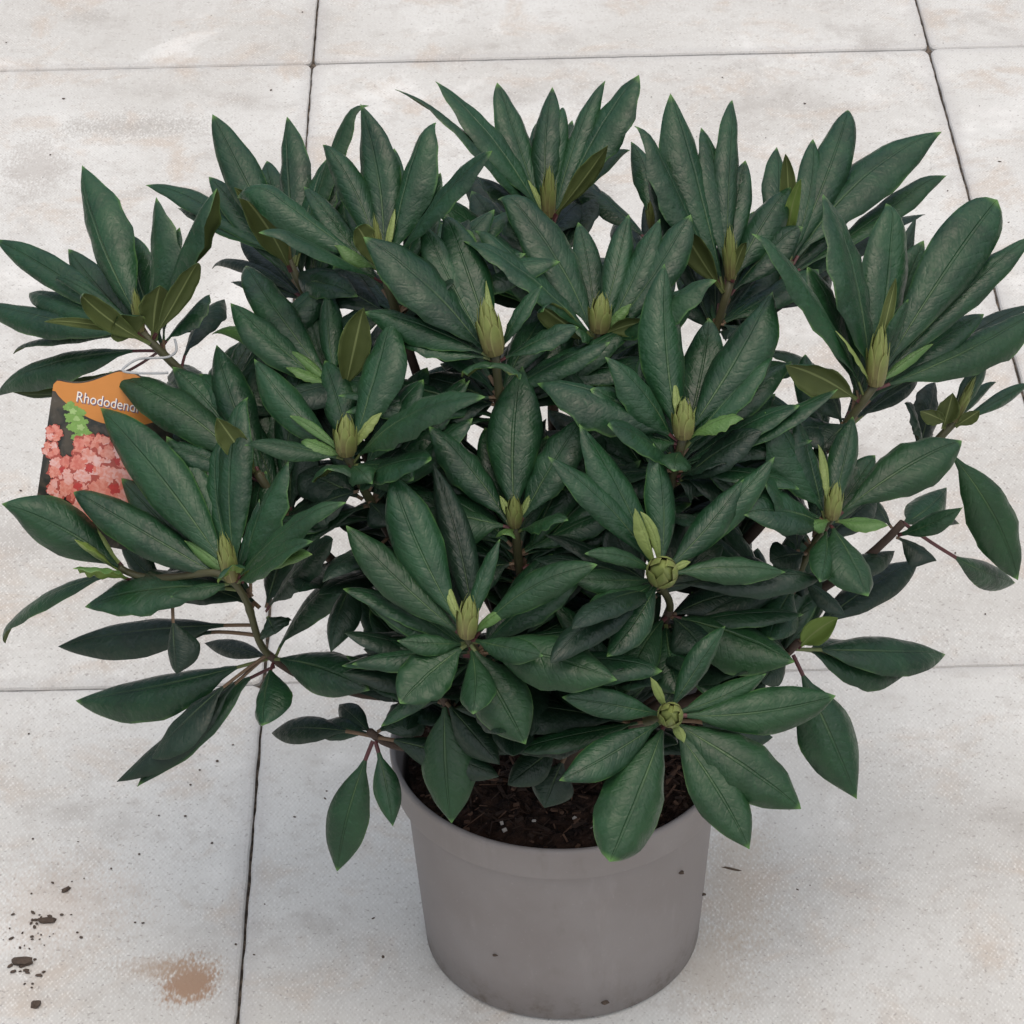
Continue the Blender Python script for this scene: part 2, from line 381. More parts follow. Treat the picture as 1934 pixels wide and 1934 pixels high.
def make_leaf(base, tip, nref, width, parent, top='d', under='o', pet='g', **k):
    V, F, MI, UV = leaf_geo(base, tip, nref, width, **k)
    o = mesh_obj('leaf', V, F, [LT[top], LU[under], PET[pet]], None, MI, True, UV, base)
    off(o, parent); return o

def tube(name, pts, rads, mats, parent, mi=None, nseg=9, closed=False):
    V, F, MI = [], [], []
    up = Vector((.3, .2, 1)).normalized()
    for i, p in enumerate(pts):
        t = (pts[min(i+1, len(pts)-1)]-pts[max(i-1, 0)]).normalized()
        a = t.cross(up); a = a.normalized() if a.length > 1e-3 else Vector((1, 0, 0)); b = t.cross(a)
        for k in range(nseg):
            q = 2*math.pi*k/nseg; V.append(tuple(p+(a*math.cos(q)+b*math.sin(q))*rads[i]-pts[0]))
    for i in range(len(pts)-1):
        for k in range(nseg):
            F.append((i*nseg+k, i*nseg+(k+1) % nseg, (i+1)*nseg+(k+1) % nseg, (i+1)*nseg+k)); MI.append(mi[i] if mi else 0)
    F.append(tuple(range(nseg))[::-1]); MI.append(mi[0] if mi else 0)
    F.append(tuple(range((len(pts)-1)*nseg, len(pts)*nseg))); MI.append(mi[-1] if mi else 0)
    o = mesh_obj(name, V, F, mats, None, MI, True, None, pts[0])
    if parent: off(o, parent)
    return o
def bez(p0, p1, p2, p3, n):
    return [p0*(1-t)**3+p1*3*t*(1-t)**2+p2*3*t*t*(1-t)+p3*t**3 for t in (i/n for i in range(n+1))]

def make_bud(base, axis, ln, wd, parent, loose=0.12, ns=15):
    axis = axis.normalized(); a = axis.cross(Vector((.31, .9, .2))).normalized(); b = axis.cross(a)
    V, F, UV = [], [], []
    prof = lambda t: ((t*.86+.14)**.42*(1-min(1, t*.86+.14))**.80)/.5205
    # core
    n, m = 12, 10; s = len(V)
    for i in range(m+1):
        t = i/m; r = wd*.44*prof(t)
        for k in range(n):
            q = 2*math.pi*k/n; V.append(tuple(axis*(ln*.93*t)+(a*math.cos(q)+b*math.sin(q))*r)); UV.append((t, .5))
    for i in range(m):
        for k in range(n): F.append((s+i*n+k, s+i*n+(k+1) % n, s+(i+1)*n+(k+1) % n, s+(i+1)*n+k))
    # overlapping pointed scales
    for k in range(ns):
        q0 = k*2.39996; lay = k/(ns-1); t0 = .0+.30*lay; t1 = .55+.45*lay; hw = (.62-.22*lay)*(1 if ns > 10 else 1.5)
        s = len(V); nu, nv = 7, 5; lift = wd*(.045+.03*(1-lay))
        for i in range(nu+1):
            f = i/nu; t = t0+(t1-t0)*f; wv = hw*(1-f**2.2)**.7*(0.75+.5*f)
            for j in range(nv):
                v = -1+2*j/(nv-1); q = q0+wv*v
                r = wd*.45*prof(min(t, .985)) + lift*(.4+.6*f)*(1-.35*v*v) + loose*wd*f*f*(1-lay)*.6
                V.append(tuple(axis*(ln*t)+(a*math.cos(q)+b*math.sin(q))*r)); UV.append((t0*.4+f*.8, (v+1)/2))
        for i in range(nu):
            for j in range(nv-1): F.append((s+i*nv+j, s+i*nv+j+1, s+(i+1)*nv+j+1, s+(i+1)*nv+j))
    o = mesh_obj('flower_bud', V, F, [BUD], None, None, True, UV, base); off(o, parent); return o

PXM = lambda p: (p-CAM).dot(FW)/FPX      # metres for one photo pixel at that depth
# each rosette: centre in the photo, its distance behind (+) or before (-) the pot axis, lean, leaf rise,
# bud tip and width, then its leaves as tip x, tip y, breadth and options
WH = {
'a': (268, 628, .05, .8, 38, (259, 536, 30), '', '''150,309,86 290,372,68 404,352,60 377,483,46;m=o;c=.5 -8,452,56;th=20 89,512,22;c=.8 138,540,48;m=o;c=1.0 302,536,66;m=o
  222,590,66;m=o;B=245:700 51,548,56;th=15 -45,568,54;th=10 80,606,20;m=o;t=-.6 13,656,24;th=0;tw=1.0 -25,735,50;th=-5;B=235:690 29,752,30;th=-15;B=200:735;m=u 393,552,42;th=10;B=330:660 420,559,40;T=k;th=0;B=380:690'''),
'b': (545, 492, .10, .6, 42, (520, 362, 26), '', '''401,215,68 538,217,64 676,176,40;c=1.2;uc=.88;T=g;tw=.5 441,352,64;m=o;t=-.72 272,339,46;th=10 335,392,56;th=5 388,483,20;th=0;T=k 672,556,66;th=-12;B=575:515;f=1 431,521,24;T=k;th=-5 615,300,60;th=35 470,300,50;T=k 620,570,56;T=k;x=1;th=-15 500,560,50;T=k;x=1;th=-10 630,420,56;T=k;x=1;th=20 450,430,50;T=k;x=1;th=5'''),
'c': (722, 508, .04, .6, 42, (707, 395, 24), '', '''680,195,76 812,214,64;c=.9;uc=.86 607,264,54;c=.6;uc=.9 438,305,50;c=1.5;uc=.72 493,418,38;c=.7 633,458,22;T=l;c=.6 667,418,50;m=o;t=-.72;c=1.0 745,394,15;T=y 926,282,52 655,330,46;T=k 820,600,64;T=k;x=1;th=-10 640,590,60;T=k;x=1;th=-15 750,640,54;T=k;x=1;th=-10 560,500,60;T=k;x=1;th=5 850,520,56;T=k;x=1;th=10 880,400,56;T=k;x=1;th=20'''),
'g': (1036, 412, .17, .4, 46, (1037, 304, 34), '', '''752,159,56 824,152,64 940,154,56 1043,164,56 1060,179,34;th=50;c=1 1139,143,46 1203,137,68 1149,272,42;m=o;t=-.72 1190,273,24;tw=1;th=20 1108,376,46;th=-5;T=k;B=1050:450 989,333,20;T=y 905,330,46;th=20 870,300,46;T=k;th=15 960,400,56;T=k;x=1;th=5 1120,330,56;T=k;x=1;th=20 1000,260,50;T=k;x=1;th=35'''),
'i': (1232, 432, .19, .4, 40, (1228, 372, 26), '', '''1054,309,50;th=15 1192,266,42 1300,330,40 1165,400,40;T=k;th=0 1180,470,56;T=k;x=1;th=-10 1290,430,56;T=k;x=1;th=5 1250,330,50;T=k;x=1;th=30'''),
'h': (1380, 530, .09, .6, 44, (1372, 415, 34), '', '''1268,175,68 1213,222,54;c=.8;uc=.88;T=d 1330,233,64 1389,177,48;tw=.6 1409,300,58 1230,300,44;T=k 1396,244,32;T=k 1281,418,54;m=o;t=-.8;c=.9 1513,420,50;c=.5 1495,350,62 1450,372,40;T=k 1412,450,24;m=o;t=-.72;c=.8 1440,630,60;T=k;x=1;th=-20 1300,520,60;T=k;x=1;th=0 1450,480,60;T=k;x=1;th=10 1340,440,50;T=k;x=1;th=25 1400,610,54;T=k;x=1;th=-20'''),
'j': (1490, 500, .14, .7, 44, None, '', '''1470,275,48 1484,284,34;m=o;t=-.5 1536,262,50;th=50 1606,196,70;c=.5;uc=.9 1779,243,78;th=28 1790,312,38;th=15;T=g;c=.4;tw=.6 1752,389,50;th=12;T=k 1513,336,30;m=o;t=-.8;T=l 1436,430,44;T=k;th=10 1660,420,50;T=k;th=5 1560,480,56;T=k;x=1;th=10 1430,500,56;T=k;x=1;th=0 1600,380,60;T=k;x=1;th=20 1550,400,60;T=k;x=1;th=30'''),
'n': (1652, 728, .00, .7, 38, (1657, 600, 60), '', '''1564,360,82 1688,370,84;c=1.0;uc=.9 1738,400,56;T=k 1429,431,56;c=.5;uc=.9 1888,372,104;sh=1.05:.5 1952,440,60 1975,575,72;th=12;T=g 1960,560,40;th=5;T=k 1482,688,66;m=o;t=-.75;B=1640:745 1694,518,26;m=o;t=-.3;c=.6 1716,565,24;t=-.3 1580,623,16;T=y 1763,648,20;T=l 1600,790,40;T=k;th=-20 1500,800,74;T=k;x=1;th=-20 1560,835,66;T=k;x=1;th=-20 1550,700,66;T=k;x=1;th=0 1720,600,66;T=k;x=1;th=15 1740,680,50;T=k;x=1;th=0'''),
'o': (1800, 800, .05, .8, 25, (1838, 700, 24), '', '''1885,718,20;tw=1 1948,722,24;tw=1.1 1722,748,40;T=k 1777,712,40;T=k 1866,672,34;th=45 1800,740,44;m=o;t=-.72 1735,775,34;m=o;t=-.6 1850,775,30;m=o;t=-.7 1923,1096,98;th=-35;B=1796:868;pf=.14;T=g;f=1'''),
'p': (1570, 980, -.07, .7, 28, (1576, 900, 44), 'q', '''1818,830,92;bw=.10;T=g 1450,775,66 1506,780,58 1612,785,52 1549,836,18;T=y 1405,965,72;th=5 1527,995,28;T=l;c=1;t=-1.2 1679,988,28;T=l;c=.5 1549,1099,48;th=0;T=g 1640,1126,82;th=0;T=g 1460,1050,64;T=k;x=1;th=-10 1660,930,60;T=k;x=1;th=-5 1480,900,60;T=k;x=1;th=5 1630,880,60;T=k;x=1;th=10'''),
'q': (1507, 1090, -.05, .4, -8, None, '', '''1452,1208,78;pf=.05 1597,1162,30;T=k 1735,1056,62;T=k;B=1560:1165 1335,1040,54;T=k 1325,1160,44;T=k 1690,1040,44;T=k'''),
'r': (1503, 1217, -.06, .9, -10, None, '', '''1583,1166,52;T=y;m=o;t=-.6;U=l 1788,1234,70;pf=.12 1712,1273,78;pf=.12 1619,1510,112;pf=.16;th=-30;f=1 1420,1180,60;T=k 1440,1290,60;T=k'''),
'ad': (1700, 993, .00, .8, -4, None, '', '''1790,918,64 1818,958,40;m=o;t=-.4;f=1 1813,988,24;tw=.9 1770,1058,44;T=k 1923,1101,52;pf=.38;B=1715:998;th=-25;f=1 1640,930,40;T=k'''),
'm': (1290, 828, -.06, .5, 34, (1290, 742, 58), '', '''1257,492,84;c=.5;uc=.92 1460,542,98 1460,662,60 1146,670,54 1014,712,76;th=12;bw=.09 1203,822,52;th=-5;T=g 1406,780,32;T=l;c=1 1275,716,16;T=y 1274,884,62;t=-1.6;T=g;c=.6 1372,862,24;T=k 1322,895,44;T=k;th=-10 1338,740,18;T=y 1440,800,50;T=k 1400,905,64;T=k;x=1;th=-15 1230,930,64;T=k;x=1;th=-20 1180,880,64;T=k;x=1;th=-10 1370,700,70;T=k;x=1;th=10 1200,740,60;T=k;x=1;th=10'''),
'l': (1132, 628, .02, .4, 34, (1136, 545, 58), '', '''943,349,74;c=1.2;uc=.88 903,420,54;c=.8;uc=.88 880,446,58;T=d 1303,402,62 1188,402,50 1245,405,56 1350,520,60;T=g;c=.6;uc=.9 1192,573,18;T=l 1230,606,40;m=o;t=-.72 1075,614,40;t=-.6;T=g 1008,570,50;m=o;t=-.6;c=1.3 1040,740,70;T=k;x=1;th=-25 1180,760,64;T=k;x=1;th=-25 1240,665,64;T=k;x=1;th=-5 1100,720,60;T=k;x=1;th=-20 1210,520,60;T=k;x=1;th=10'''),
'd': (935, 670, -.02, .4, 34, (910, 553, 58), '', '''838,393,78;c=.9;uc=.88 797,414,64 687,444,80;bw=.08 687,582,42;th=15 741,636,36;th=5;c=1.2 925,690,96;t=-2.5;T=g;c=.8;bw=.1 1022,536,28;th=40 1092,612,34;th=12 1072,660,40;th=0;T=k 918,530,14;T=y 872,356,38;c=1.3;uc=.6;T=l;t=.5 1010,735,74;T=k;x=1;th=-25 850,745,74;T=k;x=1;th=-25 790,700,54;T=k;x=1;th=-10 1020,600,60;T=k;x=1;th=5 830,560,60;T=k;x=1;th=15'''),
'e': (633, 728, .00, .5, 32, None, '', '''435,567,64 390,611,34;c=.6;T=l;th=10 618,540,46 688,572,64;m=o;t=-.8 544,659,18;T=l 540,690,18;T=l;c=.5 459,488,66;th=15 560,590,46;T=k 700,640,50;T=k 730,790,54;T=k;x=1;th=-15 540,640,60;T=k;x=1;th=0 520,740,60;T=k;x=1;th=0 620,820,60;T=k;x=1;th=-15 700,690,60;T=k;x=1;th=0'''),
'u': (655, 860, -.06, .6, 26, (656, 772, 56), '', '''737,603,80 478,672,64 914,745,66;bw=.09;T=g 460,831,34;c=.6;T=g 547,784,18;T=l 566,826,30;T=l;c=1 618,885,56;t=-1.6;T=g 780,902,64;t=-.6;T=g;c=.5 720,778,18;T=y 700,905,50;t=-1.8;T=g;c=1 560,965,64;T=k;x=1;th=-15 730,985,60;T=k;x=1;th=-20 560,880,60;T=k;x=1;th=-5 760,830,60;T=k;x=1;th=0 590,760,60;T=k;x=1;th=10'''),
'ac': (490, 900, -.04, .6, 26, None, '', '''205,699,80;T=g;bw=.07 325,691,74 371,699,64 404,644,70 408,786,56;m=o;t=-.5 296,835,46;c=1.2 215,715,70;T=k;th=12 480,720,60;T=k 580,760,56;T=k 600,930,54;T=k;x=1;th=-5 560,820,60;T=k;x=1;th=10 400,880,64;T=k;x=1;th=0 470,790,60;T=k;x=1;th=20 540,1000,60;T=k;x=1;th=-15'''),
'v': (440, 1097, -.09, .7, 26, (423, 990, 44), 'w', '''179,760,96 312,822,76 409,819,58 458,738,66;c=.8;uc=.9 545,868,54 130,920,74;c=.7;uc=.9 348,1021,26;T=l 489,942,26 643,936,40;c=.5;T=g 580,1014,40;T=g;c=.4 440,1065,50;t=-1.0;m=o;B=482:1090;U=l 589,1047,22;T=l 320,1124,28;T=g;c=.4 157,1143,80;th=2;T=d 514,1190,64;th=-20;T=k 620,1010,50;T=k 340,1000,64;T=k;x=1;th=10 300,1090,60;T=k;x=1;th=0 540,1010,60;T=k;x=1;th=10'''),
'w': (511, 1240, -.07, .9, -6, None, '', '''141,1322,76;pf=.14 258,1485,66;pf=.13;s=.06 218,1475,48;T=k;B=420:1270 286,1432,62;T=k;B=400:1270 496,1370,66;pf=.16;sh=.8:.7 697,1302,80;th=-10 686,1060,50;th=15 333,1273,54;B=366:1168;T=k 384,1213,34;T=k 267,1222,20;T=k;tw=1;B=390:1195 106,1218,66;th=-2;B=400:1170;T=k'''),
'x': (232, 1076, -.05, .9, 12, None, 'v', '''0,948,90;t=-.1;T=d -10,1208,34;th=-20;tw=.8 138,1072,44;t=-.8;T=l 128,982,30;T=y;th=35 138,1022,24;T=y;t=-.5 150,968,18;T=y;th=45 335,1048,52;T=k;th=-15 215,1010,40;T=k;th=30'''),
'y': (882, 1203, -.16, .9, 16, (889, 1110, 54), '', '''653,991,72;T=g 943,1016,32;T=d 1128,1066,60;T=g;s=-.06 835,1083,18;T=y 750,1209,40;T=g 755,1328,88;T=g;th=0 892,1344,64;T=g;c=.3 1025,1238,48;T=g;th=15 1166,1283,98;T=g;th=-3;bw=.07 962,1146,22;T=l 683,1221,62;T=k;th=-5 738,893,92;T=d;th=20 815,870,60;T=k;th=25 993,1406,106;T=g;th=-25 800,1030,70;T=k;x=1;th=10 1010,1110,70;T=k;x=1;th=10 770,1130,60;T=k;x=1;th=0'''),
's': (973, 994, -.09, .4, 30, (970, 928, 44), '', '''986,688,100 812,798,66 1104,786,72 769,970,84;th=8;T=g 1068,972,34;T=g;c=.7 950,1008,28;t=-1.5;T=l 944,935,14;T=y 1006,926,16;T=y 1162,1026,44;T=k;th=0 1030,770,50;T=k 850,1085,64;T=k;x=1;th=-10 1085,1075,64;T=k;x=1;th=-10 900,860,60;T=k;x=1;th=15 1060,890,60;T=k;x=1;th=15'''),
't': (1250, 1085, -.13, 1.0, 20, None, 'z', '''1035,862,56 1095,800,76 1236,834,58 1463,862,58 1407,901,58;c=.3 1484,1080,52;T=g;th=5 1075,1092,46;T=g;th=0 1105,1045,28;T=g 1096,1165,68;T=g;th=0 1146,1240,62;th=-8 1200,960,22;T=y;t=-.6 1212,965,18;T=y;t=-.4 1305,1060,14;T=y 1340,960,64;T=k;x=1;th=10 1150,980,64;T=k;x=1;th=10 1370,1020,56;T=k;x=1;th=5 1130,1080,50;T=k;x=1;th=0'''),
'z': (1263, 1155, -.10, .8, -4, None, '', '''1174,1320,76;T=g 1282,1310,100;T=d;th=-10 1501,1250,92;T=g;th=0 1330,1230,80;T=k 1420,1120,60;T=k'''),
'f': (1266, 1352, -.18, 1.5, 4, None, '', '''1373,1180,48;T=d 1448,1272,44;T=g 1579,1314,84;T=g 1515,1528,108;T=g 1417,1604,92;T=g 1152,1628,116;T=g;sh=1.0:.62 1058,1474,70;T=d 1062,1316,52 1292,1402,18;T=y;t=-.5 1229,1279,16;T=y;t=-.5 1300,1240,40;T=k'''),
'k': (703, 1386, -.11, 1.0, -12, None, '', '''510,1383,50;T=k;pf=.2 636,1647,82;pf=.13;th=-35;f=1 742,1561,52;pf=.15;f=1;th=-30 942,1466,64;pf=.13;T=k;th=-15 795,1322,70;T=k 590,1372,44;T=k 622,1231,46;T=k;B=698:1157;pf=.05 640,1330,44;T=k'''),
'aa': (836, 1318, -.12, .8, -20, None, '', '''852,1556,100;T=g;th=-38;pf=.03 944,1444,62;T=k;th=-25;pf=.04 740,1290,60;T=k;th=-5'''),
'ab': (1100, 1352, -.12, .8, -15, None, '', '''958,1482,58;T=k;B=1033:1404;th=-25 1028,1526,70;T=k;B=1112:1450;th=-30 1027,1408,56;T=g 930,1390,80;T=k;B=1060:1380 1180,1440,60;T=k 1000,1320,60;T=k 1460,1392,60;T=k;B=1330:1380'''),
}
BUDX = {'t': (1252, 1062, 62), 'f': (1266, 1338, 50)}      # round buds that face the viewer
CEN = {k: at_y(v[0], v[1], v[2]) for k, v in WH.items()}
AX = {}
for k, v in WH.items():
    h = Vector((CEN[k].x, CEN[k].y, 0))/.25; AX[k] = (Vector((0, 0, 1)) + h*v[3]).normalized()
trunk_top = Vector((.004, .004, SZ+.055))
tube('trunk', bez(Vector((0, 0, SZ-.03)), Vector((0, .002, SZ)), Vector((.004, 0, SZ+.03)), trunk_top, 8), [.012, .0115, .011, .0105, .010, .0098, .0095, .009, .008], [BARK], shrub)
random.seed(5)
NL = 0; BR = {}; INNER = []
for key, (cx, cy, Y, lean, th0, bud, via, txt) in WH.items():
    C, A = CEN[key], AX[key]
    hor = Vector((C.x, C.y, 0))
    st = CEN[via] if via else Vector((hor.x*.10+random.uniform(-.008, .008), hor.y*.10+random.uniform(-.008, .008), SZ+random.uniform(.0, .04)))
    ln = (C-st).length
    p1 = st + (AX[via]*ln*.3 if via else (hor*.25+Vector((0, 0, .35*ln)))); p2 = C - A*(.38*ln)
    pts = bez(st, p1, p2, C + A*.003, 22)
    BR[key] = pts
for key, (cx, cy, Y, lean, th0, bud, via, txt) in WH.items():
    C, A = CEN[key], AX[key]
    px = PXM(C)
    pts = BR[key]; ln = (C-pts[0]).length
    r0, r1 = (.0024, .0022) if via else (.0046, .0026)
    rads = [r0+(r1-r0)*(i/22) + .0007*math.exp(-((i/22-.62)/.03)**2) for i in range(23)]
    cut = 0.0 if via else max(.0, 1-.05/ln)
    mi = [0 if i/22 < cut or th0 < 0 else 1 for i in range(22)]
    br = tube('branch', pts, rads, [BARK, GREENSTEM], shrub, mi)
    # bud
    if bud or key in BUDX:
        if bud:
            bx, by, bw = bud; sx, sy = (bx-cx)*px, -(by-cy)*px; s = math.hypot(sx, sy); L = max(.026, s*1.02); sx *= .9; sy *= .9; s *= .9
            d = RT*sx + UP*sy - FW*math.sqrt(max(L*L-s*s, 0)); make_bud(C+A*.001, d, d.length, bw*px*random.uniform(.76, .92), br, .22 if bw > 40 else .3)
        else:
            bx, by, bw = BUDX[key]; c2 = at_y(bx, by, Y-.02); d = (c2-C).normalized()*.6 - FW*.5; make_bud(C, d, .034, bw*px*1.15, br, .03, 8)
    # leaves, with shorter ones of the same rosette filling in between and behind
    toks = txt.split()
    if th0 > 20:
        big = []
        for tok in toks:
            f = tok.split(';'); x, y, w = (float(q) for q in f[0].split(','))
            if w > 42 and 'B=' not in tok and 'm=' not in tok and 'x=1' not in tok and 'T=k' not in tok: big.append((math.atan2(cy-y, x-cx), math.hypot(x-cx, y-cy), w))
        big.sort()
        for (a0, r0_, w0), (a1, r1_, w1) in zip(big, big[1:]):
            if R_(14) < a1-a0 < R_(75):
                am, rm = (a0+a1)/2+random.uniform(-.05, .05), (r0_+r1_)/2*random.uniform(.66, .80)
                toks.append('%.0f,%.0f,%.0f;T=k;x=2;th=%d' % (cx+rm*math.cos(am), cy-rm*math.sin(am), (w0+w1)/2*.85, th0-4))
    for tok in toks:
        f = tok.split(';'); tx, ty, w = (float(q) for q in f[0].split(','))
        op = dict(q.split('=') for q in f[1:])
        small = w < 34
        if 'B' in op:
            bx, by = (float(q) for q in op['B'].split(':')); base = at_y(bx, by, Y)
        else: base = None
        b2 = (float(op['B'].split(':')[0]), float(op['B'].split(':')[1])) if 'B' in op else (cx, cy)
        sx, sy = (tx-b2[0])*px, -(ty-b2[1])*px; s = math.hypot(sx, sy)
        flat = RT*sx + UP*sy
        m = op.get('m', '')
        th = R_(float(op.get('th', th0)))
        if 't' in op: t = float(op['t'])*s
        elif m == 'o': t = -.95*s
        else:
            best = None
            for q in range(-160, 161):
                t_ = q/100*max(s, .02); v = flat+FW*t_; Lq = v.length
                an = math.asin(max(-1, min(1, v.normalized().dot(A))))
                cst = ((an-th)/R_(14))**2 + ((Lq-.105)/.045)**2*(0.25 if small else .8) + (max(0, Lq-.145)/.01)**2
                nn = A - v.normalized()*A.dot(v.normalized()); nn.normalize(); cst += (max(0, .30-nn.dot(-FW))*4)**2
                if best is None or cst < best[0]: best = (cst, t_)
            t = best[1]
        d = flat + FW*t
        if base is None:
            rad_ = d - A*d.dot(A); rad_ = rad_.normalized() if rad_.length > 1e-5 else Vector((0, 0, 0))
            base = C + rad_*.003 - A*random.uniform(.0, .010)*(0 if small else 1)
        b3 = C if 'B' not in op else at_y(b2[0], b2[1], Y)
        tr = ray(tx, ty); tip = CAM + tr*(((b3-CAM).dot(FW)+t)/tr.dot(FW))
        if op.get('T') == 'k' and 'B' not in op and th0 > 0: base = base - A*(.028 if op.get('x') != '2' else .014); tip = tip + tr*(.035 if op.get('x') != '2' else .015) - A*.004
        pf = float(op.get('pf', .08 if not small else .05))
        if 'B' in op:                        # grow the leaf from the nearest twig on a longer stalk
            q = min((p for v in BR.values() for p in v), key=lambda p: (p-base).length); dq = (q-base).length
            if dq > .004:
                base = q; pf = min(.45, max(pf, dq/((tip-q).length)*.9))
        dh = (tip-base).normalized()
        nref = A.copy()
        if m == 'u': nref = -A
        if m == 'o': nref = FW + A*.35
        if 'f' in op: nref = -FW + Vector((0, 0, .35))
        n0 = nref - dh*nref.dot(dh); n0.normalize(); b0 = dh.cross(n0)
        fs = Vector((sx, sy)).normalized(); bs = Vector((b0.dot(RT), b0.dot(UP))); fac = abs(bs.x*-fs.y + bs.y*fs.x)
        wd_ = w*px*(1.0 if 'f' in op else (.92 if m == 'o' else 1.06))/max(fac, .62); Lr = (tip-base).length
        wd_ = min(wd_, .052)
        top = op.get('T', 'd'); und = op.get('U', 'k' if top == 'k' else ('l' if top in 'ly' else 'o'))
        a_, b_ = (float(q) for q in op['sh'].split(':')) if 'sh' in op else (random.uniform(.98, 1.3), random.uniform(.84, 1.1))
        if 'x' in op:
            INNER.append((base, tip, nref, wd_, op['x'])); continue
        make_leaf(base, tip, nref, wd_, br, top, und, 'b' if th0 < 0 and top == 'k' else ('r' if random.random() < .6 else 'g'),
                  bow=float(op.get('bw', random.uniform(.01, .09))), side=float(op.get('s', random.uniform(-.05, .05))), curl=float(op.get('c', random.uniform(0, .15 if th0 < 0 or op.get('T') == 'g' else .45))),
                  uc=float(op.get('uc', .80)), twist=float(op.get('tw', random.uniform(-.65, .65) if th0 > 0 and op.get('T') != 'g' else random.uniform(-.2, .2))), petf=pf,
                  keel=random.choice((random.uniform(.05, .26), random.uniform(.2, .5))) if th0 > 0 else .15, roll=random.uniform(.45, .95), shape=(a_, b_), ripple=random.uniform(.04, .12) if th0 > 0 else .03)
        NL += 1
print('leaves', NL)
# inner, older leaves deep in the shrub: too many and too hidden to count
GAPS = [(452,590,26),(490,600,14),(1120,455,30),(1315,650,26),(1245,505,16),(1500,625,26),(925,770,14),(912,828,14),(765,1005,20),(775,665,18),(660,1140,22),(690,925,14),(1600,775,14),(1690,790,40),(1455,1050,16),(1300,1140,14),(1245,1155,12),(590,940,14),(1095,770,12),(1560,560,20),(1570,930,8),(560,600,12),(1060,780,16),(820,300,20),(660,1020,10),(1095,1125,12),(1660,1080,24),(700,1330,14),(1215,555,12),(1640,990,12)]
GAPS += [(648,640,40),(300,580,30)]+[(v[5][0]*.5+v[0]*.5, v[5][1]*.5+v[1]*.5, 34) for v in WH.values() if v[5]] + [(b[0], b[1], 36) for b in BUDX.values()]
SIL = [(300,690),(420,640),(440,520),(480,420),(560,380),(600,300),(700,290),(780,330),(860,290),(900,240),(1120,240),(1200,300),(1420,270),(1560,300),(1690,420),(1660,520),(1600,720),(1590,860),(1600,960),(1570,1050),(1540,1200),(1470,1330),(1350,1420),(1150,1440),(950,1430),(760,1410),(650,1330),(620,1200),(540,1090),(420,1000),(330,860)]
def inside(x, y):
    c = False; j = len(SIL)-1
    for i in range(len(SIL)):
        a, b = SIL[i], SIL[j]
        if (a[1] > y) != (b[1] > y) and x < (b[0]-a[0])*(y-a[1])/(b[1]-a[1])+a[0]: c = not c
        j = i
    return c
def proj(p):
    d = p-CAM; z = d.dot(FW); return MID+FPX*d.dot(RT)/z, MID-FPX*d.dot(UP)/z
random.seed(23)
keys = list(BR); IV, IF, IM, IU = [], [], [], []; cnt = 0; tries = 0
while cnt < 680 and tries < 110000:
    tries += 1
    k = random.choice(keys); pts = BR[k]; ring = cnt % 2; q = random.uniform(.84, .95) if ring else random.uniform(.35, .82); p = pts[int(q*22)]
    a = random.uniform(0, 2*math.pi); d = Vector((math.cos(a), math.sin(a), random.uniform(-.15, .65))).normalized()
    if ring:
        ax = AX[k]; e1 = ax.cross(Vector((.2, .9, .1))).normalized(); e2 = ax.cross(e1); el = random.uniform(-.2, .75)
        d = (e1*math.cos(a)+e2*math.sin(a))*math.cos(el)+ax*math.sin(el)
        if d.dot(-FW) > .25: continue
    L = random.uniform(.07, .115); tip = p+d*L; wd_ = L*random.uniform(.21, .29)
    sd = d.cross(Vector((0, 0, 1))).normalized()*wd_*.5
    ok = True
    for f in (0, .2, .4, .6, .8, 1.0):
        for s in (-1, 0, 1):
            x, y = proj(p+d*(L*f)+sd*(s*math.sin(math.pi*f)))
            if not inside(x, y) or any((x-gx)**2+(y-gy)**2 < (gr+9)**2 for gx, gy, gr in GAPS): ok = False; break
        if not ok: break
    if not ok or tip.z < SZ+.03: continue
    V, F, MI, UV = leaf_geo(p, tip, Vector((0, 0, 1)), wd_, bow=random.uniform(.02, .08), side=random.uniform(-.03, .03), curl=random.uniform(0, .4), twist=random.uniform(-.4, .4), petf=.1, keel=.18, roll=random.uniform(.4, .9), shape=(random.uniform(.95, 1.2), random.uniform(.75, .95)))
    s = len(IV); IV += [tuple(Vector(v)+p) for v in V]; IF += [tuple(i+s for i in f) for f in F]; IM += [3 if ring and q == 0 else q for q in MI]; IU += UV; cnt += 1
for base, tip, nref, wd_, xk in INNER:
    V, F, MI, UV = leaf_geo(base, tip, nref, wd_, bow=random.uniform(.02, .08), side=random.uniform(-.03, .03), curl=random.uniform(0, .4), twist=random.uniform(-.4, .4), petf=.1, shape=(1.05, .85))
    s = len(IV); IV += [tuple(Vector(v)+base) for v in V]; IF += [tuple(i+s for i in f) for f in F]; IM += [3 if xk == '2' and q == 0 else q for q in MI]; IU += UV
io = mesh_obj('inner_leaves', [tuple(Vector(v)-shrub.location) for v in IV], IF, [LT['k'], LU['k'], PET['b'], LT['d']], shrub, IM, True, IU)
io['kind'] = 'stuff'

